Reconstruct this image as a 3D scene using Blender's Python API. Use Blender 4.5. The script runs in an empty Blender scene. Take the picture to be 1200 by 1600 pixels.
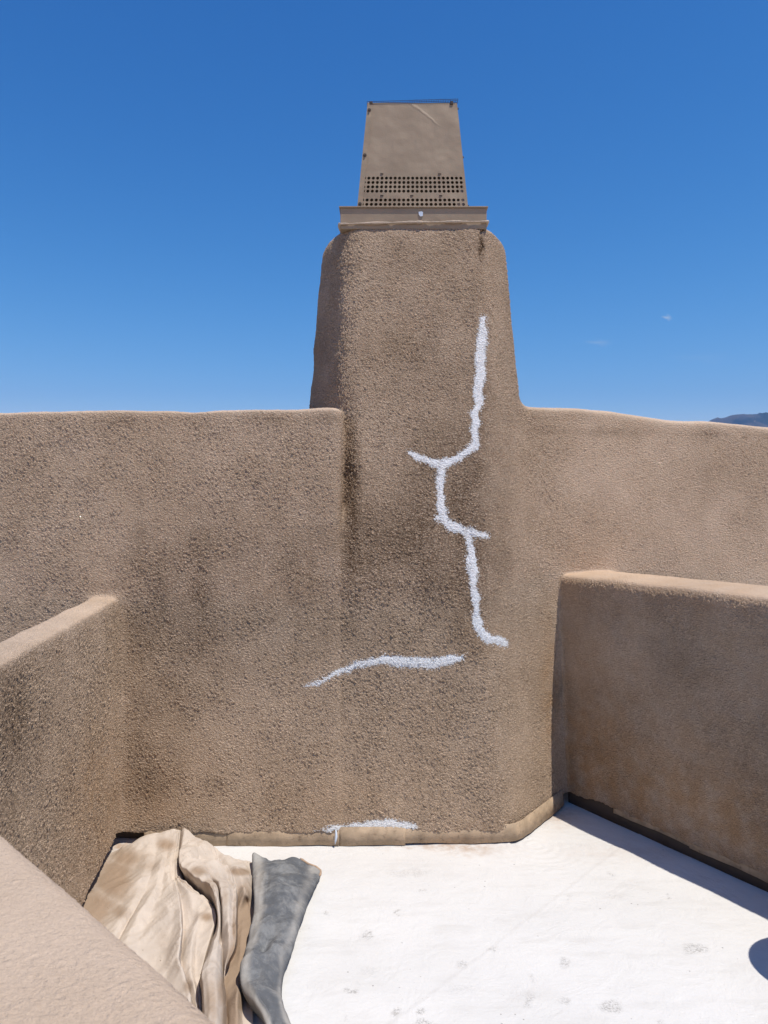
import bpy, bmesh, math, random
import numpy as np
from mathutils import Vector
random.seed(7); rng = np.random.default_rng(7)
S = bpy.context.scene
C = S.collection
PI = math.pi

# ------------------------------------------------------------------ camera
CH = 1.6           # eye height over the deck
FPX = 1200.0       # focal length in photo pixels (1200 x 1600)
HY = 790.0         # horizon row in the photo
cam_d = bpy.data.cameras.new('camera'); cam = bpy.data.objects.new('camera', cam_d); C.objects.link(cam)
cam.location = (0, 0, CH); cam.rotation_euler = (PI/2, 0, 0)
cam_d.sensor_fit = 'VERTICAL'; cam_d.sensor_height = 24; cam_d.lens = 24*FPX/1600
cam_d.shift_y = -(800-HY)/1600
cam_d.clip_start = 0.02; cam_d.clip_end = 60000
cam_d.dof.use_dof = True; cam_d.dof.focus_distance = 3.75; cam_d.dof.aperture_fstop = 14.0
S.camera = cam
S.render.resolution_x = 768; S.render.resolution_y = 1024

# ------------------------------------------------------------------ sky and sun
SUN_EL = math.radians(69)
TX, TY = -0.77, 0.64                    # horizontal travel of the light
n_ = math.hypot(TX, TY); TX /= n_; TY /= n_
W = bpy.data.worlds.new('World'); S.world = W; W.use_nodes = True
nt = W.node_tree; nt.nodes.clear()
def N(nt, t, **kw):
    n = nt.nodes.new(t)
    for k, v in kw.items(): setattr(n, k, v)
    return n
sky = N(nt, 'ShaderNodeTexSky', sky_type='NISHITA')
sky.sun_disc = False; sky.sun_elevation = SUN_EL; sky.sun_rotation = math.atan2(-TX, -TY)
sky.altitude = 800; sky.air_density = 1.0; sky.dust_density = 0.3; sky.ozone_density = 3.0
# the dry high-altitude sky: deeper toward the zenith than the stock model
SKYS = 0.09
sep = N(nt, 'ShaderNodeSeparateColor'); hs = N(nt, 'ShaderNodeCombineColor'); nt.links.new(sky.outputs[0], sep.inputs[0])
for i, (a, g) in enumerate(((10.5, 2.50), (2.55, 1.50), (1.76, 1.05))):
    m1 = N(nt, 'ShaderNodeMath', operation='MULTIPLY'); nt.links.new(sep.outputs[i], m1.inputs[0]); m1.inputs[1].default_value = SKYS
    m2 = N(nt, 'ShaderNodeMath', operation='POWER'); nt.links.new(m1.outputs[0], m2.inputs[0]); m2.inputs[1].default_value = g
    m3 = N(nt, 'ShaderNodeMath', operation='MULTIPLY'); nt.links.new(m2.outputs[0], m3.inputs[0]); m3.inputs[1].default_value = a/SKYS
    nt.links.new(m3.outputs[0], hs.inputs[i])
bg = N(nt, 'ShaderNodeBackground'); bg.inputs['Strength'].default_value = 0.09
wo = N(nt, 'ShaderNodeOutputWorld')
# two faint wisps of cloud low over the right-hand parapet
tcw = N(nt, 'ShaderNodeTexCoord')
prev = hs.outputs[0]
for (cx, cy, rx, ry, amt) in ((1043, 497, 9, 5, .75), (937, 536, 24, 6, .30), (1100, 560, 60, 10, .08)):
    d = Vector(((cx-600)/FPX, 1, (HY-cy)/FPX)).normalized()
    sub = N(nt, 'ShaderNodeVectorMath', operation='SUBTRACT'); nt.links.new(tcw.outputs['Generated'], sub.inputs[0]); sub.inputs[1].default_value = d
    mul = N(nt, 'ShaderNodeVectorMath', operation='MULTIPLY'); nt.links.new(sub.outputs[0], mul.inputs[0]); mul.inputs[1].default_value = (FPX/rx, FPX/rx, FPX/ry)
    ns = N(nt, 'ShaderNodeTexNoise'); ns.inputs['Scale'].default_value = 1.3; ns.inputs['Detail'].default_value = 5; nt.links.new(mul.outputs[0], ns.inputs['Vector'])
    ln = N(nt, 'ShaderNodeVectorMath', operation='LENGTH'); nt.links.new(mul.outputs[0], ln.inputs[0])
    ma = N(nt, 'ShaderNodeMath', operation='MULTIPLY_ADD'); nt.links.new(ns.outputs[0], ma.inputs[0]); ma.inputs[1].default_value = 2.6; nt.links.new(ln.outputs['Value'], ma.inputs[2])
    mr = N(nt, 'ShaderNodeMapRange'); nt.links.new(ma.outputs[0], mr.inputs[0]); mr.inputs[1].default_value = 1.0; mr.inputs[2].default_value = 2.2; mr.inputs[3].default_value = amt; mr.inputs[4].default_value = 0
    mx = N(nt, 'ShaderNodeMix', data_type='RGBA'); nt.links.new(mr.outputs[0], mx.inputs[0]); nt.links.new(prev, mx.inputs[6]); mx.inputs[7].default_value = (7.5, 8.2, 8.8, 1)
    prev = mx.outputs[2]
nt.links.new(prev, bg.inputs[0]); nt.links.new(bg.outputs[0], wo.inputs[0])

sd = bpy.data.lights.new('sun', 'SUN'); sun = bpy.data.objects.new('sun', sd); C.objects.link(sun)
sd.energy = 4.85; sd.angle = math.radians(0.53); sd.color = (1.0, 0.93, 0.82)
trav = Vector((TX*math.cos(SUN_EL), TY*math.cos(SUN_EL), -math.sin(SUN_EL)))
sun.rotation_euler = trav.to_track_quat('-Z', 'Y').to_euler()
sun.location = (3, -1, 9)
S.view_settings.view_transform = 'Standard'; S.view_settings.look = 'None'
S.view_settings.exposure = 0.0; S.view_settings.gamma = 1.0
S.render.engine = 'CYCLES'
S.cycles.sample_clamp_indirect = 4.0

# ------------------------------------------------------------------ helpers
def ray(px, py, z=0.0):
    """photo pixel -> the point of that sight line at height z"""
    D = (CH - z)*FPX/(py-HY)
    return Vector(((px-600)/FPX*D, D, z))
def at(px, py, D):
    return Vector(((px-600)/FPX*D, D, CH-(py-HY)/FPX*D))
def tag(o, label=None, cat=None, group=None, kind=None):
    if label: o['label'] = label
    if cat: o['category'] = cat
    if group: o['group'] = group
    if kind: o['kind'] = kind
    return o
def mesh_np(name, V, F, mat=None, parent=None, smooth=True, attrs=None, origin=None):
    """V (n,3), F (m,k) numpy arrays"""
    me = bpy.data.meshes.new(name)
    V = np.asarray(V, np.float32); F = np.asarray(F, np.int32)
    rest = V.copy()
    if origin is not None: V = V - np.asarray(origin, np.float32)
    me.vertices.add(len(V)); me.vertices.foreach_set('co', V.ravel())
    k = F.shape[1]
    me.loops.add(F.size); me.loops.foreach_set('vertex_index', F.ravel())
    me.polygons.add(len(F)); me.polygons.foreach_set('loop_start', np.arange(0, F.size, k, dtype=np.int32))
    me.update(calc_edges=True)
    if smooth: me.polygons.foreach_set('use_smooth', np.ones(len(F), bool))
    for an, av in (attrs or {}).items():
        av = np.asarray(av, np.float32)
        if av.ndim == 1:
            a = me.attributes.new(an, 'FLOAT', 'POINT'); a.data.foreach_set('value', av)
        else:
            a = me.attributes.new(an, 'FLOAT_VECTOR', 'POINT'); a.data.foreach_set('vector', av.ravel())
    if mat: me.materials.append(mat)
    o = bpy.data.objects.new(name, me); C.objects.link(o)
    if origin is not None: o.location = origin
    if parent: o.parent = parent
    return o
def link_bm(name, bm, mat=None, parent=None, smooth=False):
    me = bpy.data.meshes.new(name); bm.normal_update(); bm.to_mesh(me); bm.free()
    if mat: me.materials.append(mat)
    if smooth:
        for p in me.polygons: p.use_smooth = True
    o = bpy.data.objects.new(name, me); C.objects.link(o)
    if parent:
        o.parent = parent
        o.location = -Vector(parent.location)     # children are modelled in world coordinates
    return o
def bm_box(bm, lo, hi, bevel=0.0):
    lo = Vector(lo); hi = Vector(hi)
    r = bmesh.ops.create_cube(bm, size=1.0)
    vs = r['verts']
    for v in vs: v.co = Vector([(lo[i]+hi[i])/2 + v.co[i]*(hi[i]-lo[i]) for i in range(3)])
    if bevel:
        es = list({e for v in vs for e in v.link_edges})
        bmesh.ops.bevel(bm, geom=es, offset=bevel, segments=2, affect='EDGES', profile=0.6)
def bm_cyl(bm, a, b, r1, r2=None, seg=12, caps=True):
    a = Vector(a); b = Vector(b); r2 = r1 if r2 is None else r2
    d = (b-a); q = d.to_track_quat('Z', 'Y')
    r = bmesh.ops.create_cone(bm, cap_ends=caps, segments=seg, radius1=r1, radius2=r2, depth=d.length)
    for v in r['verts']: v.co = q @ v.co + (a+b)/2
    return r['verts']

# smooth 3D value noise on numpy arrays
_T = rng.random((64, 64, 64)).astype(np.float32)
def vnoise(P, f, seed=0):
    Q = P*f + seed*7.31
    i = np.floor(Q).astype(np.int64); t = (Q-i).astype(np.float32); t = t*t*(3-2*t)
    x0, y0, z0 = (i[..., 0] & 63), (i[..., 1] & 63), (i[..., 2] & 63)
    x1, y1, z1 = (x0+1) & 63, (y0+1) & 63, (z0+1) & 63
    tx, ty, tz = t[..., 0], t[..., 1], t[..., 2]
    def L(a, b, t): return a+(b-a)*t
    c = L(L(L(_T[x0, y0, z0], _T[x1, y0, z0], tx), L(_T[x0, y1, z0], _T[x1, y1, z0], tx), ty),
          L(L(_T[x0, y0, z1], _T[x1, y0, z1], tx), L(_T[x0, y1, z1], _T[x1, y1, z1], tx), ty), tz)
    return c*2-1
def fnoise(P, f, oct=4, seed=0, gain=.5):
    a = 1.0; s = 0; n = 0
    for k in range(oct):
        s = s + a*vnoise(P, f*2**k, seed+k*3); n += a; a *= gain
    return s/n

# ------------------------------------------------------------------ materials
class MatB:
    def __init__(self, name, disp=False):
        self.m = bpy.data.materials.new(name); self.m.use_nodes = True
        self.t = self.m.node_tree; self.t.nodes.clear()
        self.out = self.n('ShaderNodeOutputMaterial'); self.b = self.n('ShaderNodeBsdfPrincipled')
        self.t.links.new(self.b.outputs[0], self.out.inputs[0])
        self.b.inputs['Specular IOR Level'].default_value = 0.3
        if disp: self.m.displacement_method = 'BOTH'
    def n(self, ty, **kw): return N(self.t, ty, **kw)
    def l(self, a, b): self.t.links.new(a, b)
    def put(self, sock, v):
        if hasattr(v, 'links') or isinstance(v, bpy.types.NodeSocket): self.l(v, sock)
        else: sock.default_value = v
    def noise(self, vec, scale, detail=3, rough=.5, dist=0, kind='FBM'):
        n = self.n('ShaderNodeTexNoise'); n.inputs['Scale'].default_value = scale; n.inputs['Detail'].default_value = detail
        n.inputs['Roughness'].default_value = rough; n.inputs['Distortion'].default_value = dist
        self.l(vec, n.inputs['Vector']); return n.outputs[0]
    def math(self, op, a, b=None, c=None, clamp=False):
        n = self.n('ShaderNodeMath', operation=op); n.use_clamp = clamp
        self.put(n.inputs[0], a)
        if b is not None: self.put(n.inputs[1], b)
        if c is not None: self.put(n.inputs[2], c)
        return n.outputs[0]
    def vmath(self, op, a, b):
        n = self.n('ShaderNodeVectorMath', operation=op); self.put(n.inputs[0], a)
        if op == 'SCALE': self.put(n.inputs['Scale'], b)
        else: self.put(n.inputs[1], b)
        return n.outputs[0]
    def rng(self, x, a, b, c=0., d=1., smooth=True):
        n = self.n('ShaderNodeMapRange'); n.interpolation_type = 'SMOOTHSTEP' if smooth else 'LINEAR'
        self.l(x, n.inputs[0]); 
        for i, v in enumerate((a, b, c, d)): n.inputs[i+1].default_value = v
        return n.outputs[0]
    def mix(self, f, a, b, mode='MIX'):
        n = self.n('ShaderNodeMix', data_type='RGBA', blend_type=mode)
        self.put(n.inputs[0], f)
        for s, v in ((n.inputs[6], a), (n.inputs[7], b)):
            if isinstance(v, tuple): s.default_value = (*v[:3], 1)
            else: self.l(v, s)
        return n.outputs[2]
    def attr(self, name, vec=False):
        n = self.n('ShaderNodeAttribute', attribute_name=name)
        return n.outputs['Vector' if vec else 'Fac']
    def pos(self): return self.n('ShaderNodeNewGeometry').outputs['Position']
    def bump(self, h, dist, strength=1.0):
        n = self.n('ShaderNodeBump'); n.inputs['Distance'].default_value = dist; n.inputs['Strength'].default_value = strength
        self.l(h, n.inputs['Height']); self.l(n.outputs[0], self.b.inputs['Normal'])

STAMP = .0088
def stucco_height(M, P):
    """sponged sand-finish stucco; returns height socket about 0..1"""
    warp = M.n('ShaderNodeTexNoise'); warp.inputs['Scale'].default_value = 6; M.l(P, warp.inputs['Vector'])
    w = M.vmath('SCALE', warp.outputs['Color'], .05)
    w2 = M.n('ShaderNodeTexNoise'); w2.inputs['Scale'].default_value = 100; w2.inputs['Detail'].default_value = 2; M.l(P, w2.inputs['Vector'])
    Q = M.vmath('ADD', M.vmath('MULTIPLY', M.vmath('ADD', P, w), (.9, .9, 1.3)), M.vmath('SCALE', w2.outputs['Color'], .007))
    vor = M.n('ShaderNodeTexVoronoi', feature='SMOOTH_F1'); vor.inputs['Scale'].default_value = 118; vor.inputs['Smoothness'].default_value = .35; M.l(Q, vor.inputs['Vector'])
    v = M.rng(vor.outputs['Distance'], .12, .58, 1, 0)
    v2n = M.n('ShaderNodeTexVoronoi', feature='F1'); v2n.inputs['Scale'].default_value = 230; M.l(Q, v2n.inputs['Vector'])
    v2 = M.rng(v2n.outputs['Distance'], .05, .7, 1, 0)
    a = M.noise(Q, 98, 4, .68)
    a2 = M.rng(a, .30, .70)
    patch = M.rng(M.noise(P, 5, 3), .35, .65)
    amp = M.math('MULTIPLY_ADD', patch, .35, .8)
    h = M.math('MULTIPLY_ADD', a2, .45, M.math('MULTIPLY', v, .38))
    h = M.math('MULTIPLY_ADD', v2, .22, h)
    c = M.noise(P, 17, 3, .5)
    return M.math('MULTIPLY_ADD', c, .22, M.math('MULTIPLY', h, amp)), a2, h

TAN = (.665, .508, .372)
def stucco_material():
    M = MatB('sand_stucco', disp=True)
    P = M.attr('rest', True); coarse = M.attr('coarse'); grime_shade = M.attr('grime_shade'); rust_bounce = M.attr('rust_bounce')
    h, a2, raw = stucco_height(M, P)
    base = M.mix(M.rng(M.noise(P, 2.2, 4, .6), .35, .68), (TAN[0]*.92, TAN[1]*.91, TAN[2]*.9), (TAN[0]*1.06, TAN[1]*1.07, TAN[2]*1.09))
    base = M.mix(M.rng(M.noise(P, 300, 4, .8), .3, .7, .0, .36), base, (TAN[0]*.66, TAN[1]*.64, TAN[2]*.62))
    # rust stains; on the right wall also the floor's warm bounce as colour
    base = M.mix(M.math('MULTIPLY', rust_bounce, M.rng(M.noise(P, 12, 4, .6), .2, .7), clamp=True), base, (.52, .32, .17))
    # grime collects in the pits of the texture
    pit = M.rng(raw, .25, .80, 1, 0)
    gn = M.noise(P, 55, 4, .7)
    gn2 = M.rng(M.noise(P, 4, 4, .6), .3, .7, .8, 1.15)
    g = M.math('MULTIPLY', M.math('MULTIPLY', grime_shade, gn2), M.math('MULTIPLY_ADD', pit, .85, M.rng(gn, .3, .75, .10, .40)), clamp=True)
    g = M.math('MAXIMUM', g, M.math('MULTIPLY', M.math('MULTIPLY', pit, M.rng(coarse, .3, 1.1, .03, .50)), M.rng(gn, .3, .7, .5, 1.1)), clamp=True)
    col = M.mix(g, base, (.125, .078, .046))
    # thin white smeared out round the sealed cracks, caught on the high grains
    wh = M.attr('white')
    wm = M.rng(M.math('ADD', wh, M.math('MULTIPLY', M.math('SUBTRACT', M.math('MULTIPLY_ADD', raw, .6, M.math('MULTIPLY', M.noise(P, 150, 3, .7), .7)), .68), 1.7)), .42, .72)
    wm = M.math('MULTIPLY', wm, M.rng(wh, .02, .12))
    col = M.mix(wm, col, (.74, .76, .79))
    M.l(col, M.b.inputs['Base Color'])
    M.b.inputs['Roughness'].default_value = .85
    pv = M.n('ShaderNodeTexVoronoi'); pv.inputs['Scale'].default_value = 34; M.l(P, pv.inputs['Vector'])
    pits = M.math('MULTIPLY', M.rng(pv.outputs['Distance'], .04, .16, 1, 0), M.rng(M.noise(P, 11, 3), .50, .62))
    fine = M.math('SUBTRACT', M.math('MULTIPLY_ADD', M.noise(P, 420, 3, .7), .5, M.math('MULTIPLY', M.noise(P, 110, 5, .75), 1.8)), M.math('MULTIPLY', pits, .9))
    M.bump(fine, .0026, 1)
    M.b.inputs['Specular IOR Level'].default_value = .2
    d = M.n('ShaderNodeDisplacement'); d.inputs['Midlevel'].default_value = .5; d.inputs['Scale'].default_value = 1
    amp = M.math('MULTIPLY', coarse, STAMP)
    hh = M.math('MULTIPLY', M.math('SUBTRACT', h, .5), amp)
    d.inputs['Midlevel'].default_value = 0
    M.l(hh, d.inputs['Height']); M.l(d.outputs[0], M.out.inputs['Displacement'])
    return M.m
def sealant_material():
    M = MatB('white_sealant', disp=True)
    P = M.attr('rest', True); coarse = M.attr('coarse'); off = M.attr('offset')
    h, a2, raw = stucco_height(M, P)
    base = M.mix(M.rng(M.noise(P, 60, 3, .6), .35, .7), (.76, .78, .80), (.82, .83, .85))
    pit = M.rng(raw, .12, .42, .45, 0)
    col = M.mix(pit, base, (.30, .28, .27))
    M.l(col, M.b.inputs['Base Color']); M.b.inputs['Roughness'].default_value = .5
    amp = M.math('MULTIPLY', coarse, STAMP)
    hc = M.math('SUBTRACT', h, .5)
    hh = M.math('MULTIPLY_ADD', hc, amp, M.math('MULTIPLY_ADD', M.math('MULTIPLY', hc, amp), -.38, off))
    d = M.n('ShaderNodeDisplacement'); d.inputs['Midlevel'].default_value = 0; d.inputs['Scale'].default_value = 1
    M.l(hh, d.inputs['Height']); M.l(d.outputs[0], M.out.inputs['Displacement'])
    return M.m
def plain(name, col, rough=.6, var=.15, scale=8, bump=0, bscale=60, metallic=0, dirt=None, dirt_amt=.5):
    M = MatB(name); P = M.pos()
    c = M.mix(M.rng(M.noise(P, scale, 5, .6), .3, .7), tuple(x*(1-var) for x in col), tuple(min(1, x*(1+var)) for x in col))
    if dirt:
        c = M.mix(M.math('MULTIPLY', M.rng(M.noise(P, scale*2.7, 6, .7), .52, .72), dirt_amt), c, dirt)
    M.l(c, M.b.inputs['Base Color']); M.b.inputs['Roughness'].default_value = rough; M.b.inputs['Metallic'].default_value = metallic
    if bump: M.bump(M.noise(P, bscale, 4, .6), bump)
    return M.m
STUCCO = stucco_material(); SEAL = sealant_material()
FLASH = plain('painted_flashing', (.415, .31, .21), .7, .2, 14, .0012, 90, dirt=(.16, .11, .075), dirt_amt=.8)
GAP = plain('shaded_gap', (.085, .065, .05), .9)  # shade of the recess under the stucco, as a dark colour

# ------------------------------------------------------------------ the walls as one smooth solid
def smax(a, b, k):
    h = np.maximum(k-np.abs(a-b), 0)/k
    return np.maximum(a, b)+h*h*k*.25
def smin(a, b, k): return -smax(-a, -b, k)
def smaxn(k, *a):
    r = a[0]
    for x in a[1:]: r = smax(r, x, k)
    return r
ZB = .057
sq = math.hypot(.521, .853)
def prims(P, noisy=False):
    x, y, z = P[..., 0], P[..., 1], P[..., 2]
    w = (.012*fnoise(P, 1.7, 3, 1)+.0048*vnoise(P, 8, 4)+.0015*np.abs(vnoise(P*np.array([1, 1, .6]), 5.3, 14))) if noisy else 0
    lump = .008*vnoise(P, 4.1, 11) if noisy else 0
    # left parapet
    L = smaxn(.040, 3.615+.012*z-y, y-3.93, -2.6-x, x+.205, z-(2.052+.012*np.clip(x+1.2, -1, 1)*1.0)-lump*.6)
    # chimney
    zc = np.maximum(0, z-1.25)
    fr = 3.628+.150*zc-y+.012*np.exp(-((x-.492+.01*np.sin(z*60))/.006)**2)*np.clip((z-2.80)/.05, 0, 1)
    flare = .55*np.clip((1.62-z)/.5, 0, 1)**1.5
    cl = -.847*x-.533*y-(.1609-1.9988)+.022 - flare + .062*(z-2.1)
    lf = -x-.415+.085*(z-2.1)-flare*1.4
    cr = .796*x-.606*y+1.716+.075*z
    rt = x-(.735-.085*(z-2.1)+1.0*np.maximum(0, 1.98-z))
    Cc = smaxn(.08, fr, cl, lf)
    Cc = smax(smax(Cc, cr, .07), rt, .10)
    Cc = smax(smax(Cc, y-4.72, .1), z-3.035-lump*.5, .085)
    # right parapet
    R = smaxn(.06, .244*(x-.7)-.97*(y-4.07), -(.244*(x-.7)-.97*(y-4.07))-.30, .38-x, x-3.2,
              z-(2.135-.050*np.clip(x-.75, 0, 3)+.012*np.sin(x*6.5+.6)*np.exp(-np.abs(x-1.1)))-lump*.5)
    # right side wall
    ox, oy = x-.985, y-4.12
    s = -.853*ox-.521*oy          # >0 inside the roof well
    along = .521*ox-.853*oy
    Sd = smaxn(.05, s+.012-.034*z, -s-.30, -.14-along, along-4.3, z-1.230-.012*np.clip(-s/.15, 0, 1))
    # left side wall
    px_, py_ = x+1.25, y-3.62
    q = (px_*1+py_*.13)/1.0084
    Wd = smaxn(.05, q, -q-.155, 1.0-y, y-3.75, z-1.163)
    # near wall
    u = (x+.14)*.711+(y-.59)*.704-.022
    v = -(x+.14)*.704+(y-.59)*.711
    Fd = smaxn(.045, u, -u-.29, v-1.19, -1.9-v, z-1.207)
    return [L+w, Cc+w, R+w, Sd+w*.7, Wd+w*.7, Fd+w*.25]
def sdf(P, noisy=False):
    L, Cc, R, Sd, Wd, Fd = prims(P, noisy)
    d = smin(L, Cc, .022)
    d = smin(d, R, .065)
    d = smin(d, Wd, .045)
    d = smin(d, Sd, .018)
    d = smin(d, Fd, .05)
    zb = ZB
    if noisy: zb = zb + .007*vnoise(P*np.array([1, 1, 0]), 11, 5)+.006*vnoise(P*np.array([1, 1, 0]), 38, 6)
    zb = zb + .014*np.clip((P[..., 0]-1.0)/.12, 0, 1)
    return smax(d, zb-P[..., 2], .012)

def surface_nets(lo, hi, h, B=16):
    lo = np.array(lo, float); n = np.ceil((np.array(hi)-lo)/h/B).astype(int)
    g = np.stack(np.meshgrid(*[np.arange(k) for k in n], indexing='ij'), -1).reshape(-1, 3)
    cen = lo+(g+.5)*B*h
    keep = np.zeros(len(g), bool)
    for i in range(0, len(g), 200000):
        keep[i:i+200000] = np.abs(sdf(cen[i:i+200000])) < B*h*.5*1.7321*1.25+.03
    g = g[keep]
    NX, NY, NZ = [int(k*B+4) for k in n]
    def cid(c): return ((c[..., 0]+1)*NY+(c[..., 1]+1))*NZ+(c[..., 2]+1)
    loc = np.stack(np.meshgrid(*[np.arange(B+1)]*3, indexing='ij'), -1)
    ids = []; pos = []; quads = []
    corners = [np.array(c) for c in ((0,0,0),(1,0,0),(0,1,0),(1,1,0),(0,0,1),(1,0,1),(0,1,1),(1,1,1))]
    edges = [(0,1),(2,3),(4,5),(6,7),(0,2),(1,3),(4,6),(5,7),(0,4),(1,5),(2,6),(3,7)]
    for i in range(0, len(g), 120):
        gb = g[i:i+120]
        idx = gb[:, None, None, None, :]*B+loc[None]
        val = sdf(lo+idx*h)
        sg = val < 0
        cs = [sg[:, c[0]:B+c[0], c[1]:B+c[1], c[2]:B+c[2]] for c in corners]
        tot = sum(c.astype(np.int8) for c in cs)
        act = np.argwhere((tot > 0) & (tot < 8))
        if len(act):
            b, a = act[:, 0], act[:, 1:]
            vv = [val[b, a[:, 0]+c[0], a[:, 1]+c[1], a[:, 2]+c[2]] for c in corners]
            acc = np.zeros((len(a), 3)); cnt = np.zeros(len(a))
            for (p, q) in edges:
                m = (vv[p] < 0) != (vv[q] < 0)
                t = np.where(m, vv[p]/np.where(m, vv[p]-vv[q], 1), 0)
                pt = corners[p]+(corners[q]-corners[p])*t[:, None]
                acc += pt*m[:, None]; cnt += m
            base = gb[b]*B+a
            ids.append(cid(base)); pos.append(lo+(base+acc/cnt[:, None])*h)
        for ax in range(3):
            o1 = np.zeros(3, int); o1[ax] = 1
            s0 = sg[:, :B, :B, :B]; s1 = sg[:, o1[0]:B+o1[0], o1[1]:B+o1[1], o1[2]:B+o1[2]]
            e = np.argwhere(s0 != s1)
            if not len(e): continue
            base = gb[e[:, 0]]*B+e[:, 1:]
            inside = s0[e[:, 0], e[:, 1], e[:, 2], e[:, 3]]
            u = np.zeros(3, int); v = np.zeros(3, int); u[(ax+1) % 3] = 1; v[(ax+2) % 3] = 1
            q = np.stack([cid(base-u-v), cid(base-v), cid(base), cid(base-u)], 1)
            q[~inside] = q[~inside][:, ::-1]
            quads.append(q)
    ids = np.concatenate(ids); pos = np.concatenate(pos); quads = np.concatenate(quads)
    o = np.argsort(ids); ids = ids[o]; pos = pos[o]
    f = np.searchsorted(ids, quads); f = np.clip(f, 0, len(ids)-1)
    ok = (ids[f] == quads).all(1)
    f = f[ok]
    def grad(P, e=.002):
        G = np.zeros_like(P)
        for a in range(3):
            d = np.zeros(3); d[a] = e
            G[:, a] = (sdf(P+d)-sdf(P-d))/(2*e)
        return G
    G = grad(pos); g2 = np.maximum((G*G).sum(1), .2)
    pos -= G*np.clip(sdf(pos)/g2, -h, h)[:, None]
    dn = np.clip(sdf(pos, True)/g2, -.03, .03)[:, None]
    pos -= G*dn
    pos -= G*np.clip(sdf(pos, True)/g2, -h, h)[:, None]*.8
    G /= np.sqrt(g2)[:, None]
    return pos, f, G

VOX = .0070
V, F, NRM = surface_nets((-2.75, -1.05, 0), (3.5, 4.95, 3.15), VOX)
print('wall verts', len(V), 'faces', len(F))
PR = np.stack(prims(V), 1)
own = PR.argmin(1)
own[(own == 1) & (V[:, 0] < -.205) & (V[:, 1] < 3.80) & (V[:, 2] < 2.03)] = 0
own[(own == 0) & (V[:, 0] > -.205) & (V[:, 1] < 3.75)] = 1
# photo position of every vertex, used to paint stains, groove shade and bounce glow on the wall
D_ = np.maximum(V[:, 1], .2)
PX = 600+V[:, 0]/D_*FPX; PY = HY-(V[:, 2]-CH)/D_*FPX
up = NRM[:, 2]
coarse = np.array([.95, 1.18, .74, .85, 1.25, .36])[own]
# the chimney's rougher coat feathers into the right parapet, and its soot with it
w12 = 1/(1+np.exp(np.clip((PR[:, 2]-PR[:, 1])/.05, -30, 30)))     # 1 on the parapet, 0 on the chimney
m12 = np.isin(own, (1, 2)) & (V[:, 0] > .3)
coarse = np.where(m12, 1.18+(.74-1.18)*w12, coarse)
coarse = coarse*(1-.60*np.clip((up-.45)/.4, 0, 1))
coarse = np.where((own == 1) & (V[:, 2] < .5), coarse*.85, coarse)
coarse = coarse*(1+.15*vnoise(V, 3, 21))
def blobs(L, ow):
    g = np.zeros(len(V), np.float32)
    for (cx, cy, rx, ry, a) in L:
        r = ((PX-cx)/rx)**2+((PY-cy)/ry)**2
        g = np.maximum(g, a*np.exp(-r)) + .35*np.minimum(g, a*np.exp(-r))
    return np.where(np.isin(own, ow), g, 0)
grime_shade = np.where(own == 2, .08, np.where(own == 3, .02, np.where(own == 0, .08, .12)))+.80*blobs([(650, 520, 110, 190, .45), (690, 800, 110, 170, .75), (750, 640, 26, 150, .55), (549, 770, 17, 160, .8), (590, 860, 150, 110, .5),  # narrow tall blob by the parapet edge paints groove shade over grime
                   (400, 880, 220, 130, .45), (300, 980, 170, 190, .50), (225, 1160, 60, 190, .55), (560, 980, 220, 110, .4), (745, 940, 40, 110, .65),
                   (420, 1200, 220, 90, .15), (500, 560, 30, 110, .4), (640, 400, 110, 40, .3),
                   (850, 1020, 30, 90, .3), (800, 540, 25, 120, .35), (752, 385, 6, 22, 1.2), (490, 890, 10, 60, .3), (235, 830, 26, 60, .35)], (0, 1))
grime_shade = np.where(m12 & (own == 1), grime_shade*(1-.75*w12)+.06*w12, grime_shade)
grime_shade += .62*blobs([(900, 640, 60, 18, .45), (1100, 740, 18, 120, .28), (1165, 740, 8, 130, .35), (960, 760, 60, 90, .22), (860, 700, 30, 80, .3)], (2,))
grime_shade += .48*blobs([(1080, 1050, 190, 75, .55), (1190, 1130, 90, 70, .5), (960, 950, 120, 40, .4), (1130, 960, 120, 30, .4), (1050, 960, 260, 60, .5), (1010, 1300, 120, 10, .6), (1150, 1345, 90, 10, .4)], (3,))  # grime; upper blobs also deepen the dark-to-warm gradient down the wall
grime_shade += .62*blobs([(20, 1120, 60, 150, .8), (10, 1270, 70, 80, .5), (120, 1150, 70, 140, .35), (190, 1040, 12, 160, .5)], (4,))
grime_shade = np.where(own == 5, .10, grime_shade)
# dark line under the parapet lips, drips
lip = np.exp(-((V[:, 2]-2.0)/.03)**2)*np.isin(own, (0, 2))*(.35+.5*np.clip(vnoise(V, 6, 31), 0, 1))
grime_shade += lip*.5
streak = np.clip(fnoise(V*np.array([1, 1, .12]), 9, 3, 41), 0, 1)
grime_shade += np.isin(own, (0, 1, 2, 3))*streak*.20
grime_shade = grime_shade*(1-np.clip((up-.35)/.35, 0, 1)*.85)
grime_shade = np.clip(grime_shade, 0, 1.15)
rust_bounce = blobs([(150, 1240, 45, 100, .5), (240, 1250, 50, 60, .3), (750, 985, 40, 60, .35), (860, 1080, 14, 100, .7), (520, 1250, 120, 50, .2)], (0, 1, 4))
rust_bounce += np.where(own == 3, .28, 0)+blobs([(920, 1180, 70, 100, .7), (1000, 1250, 160, 80, .6), (1150, 1300, 120, 90, .55)], (3,))  # right wall: rust tone plus warm floor bounce painted in, strongest low down

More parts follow.
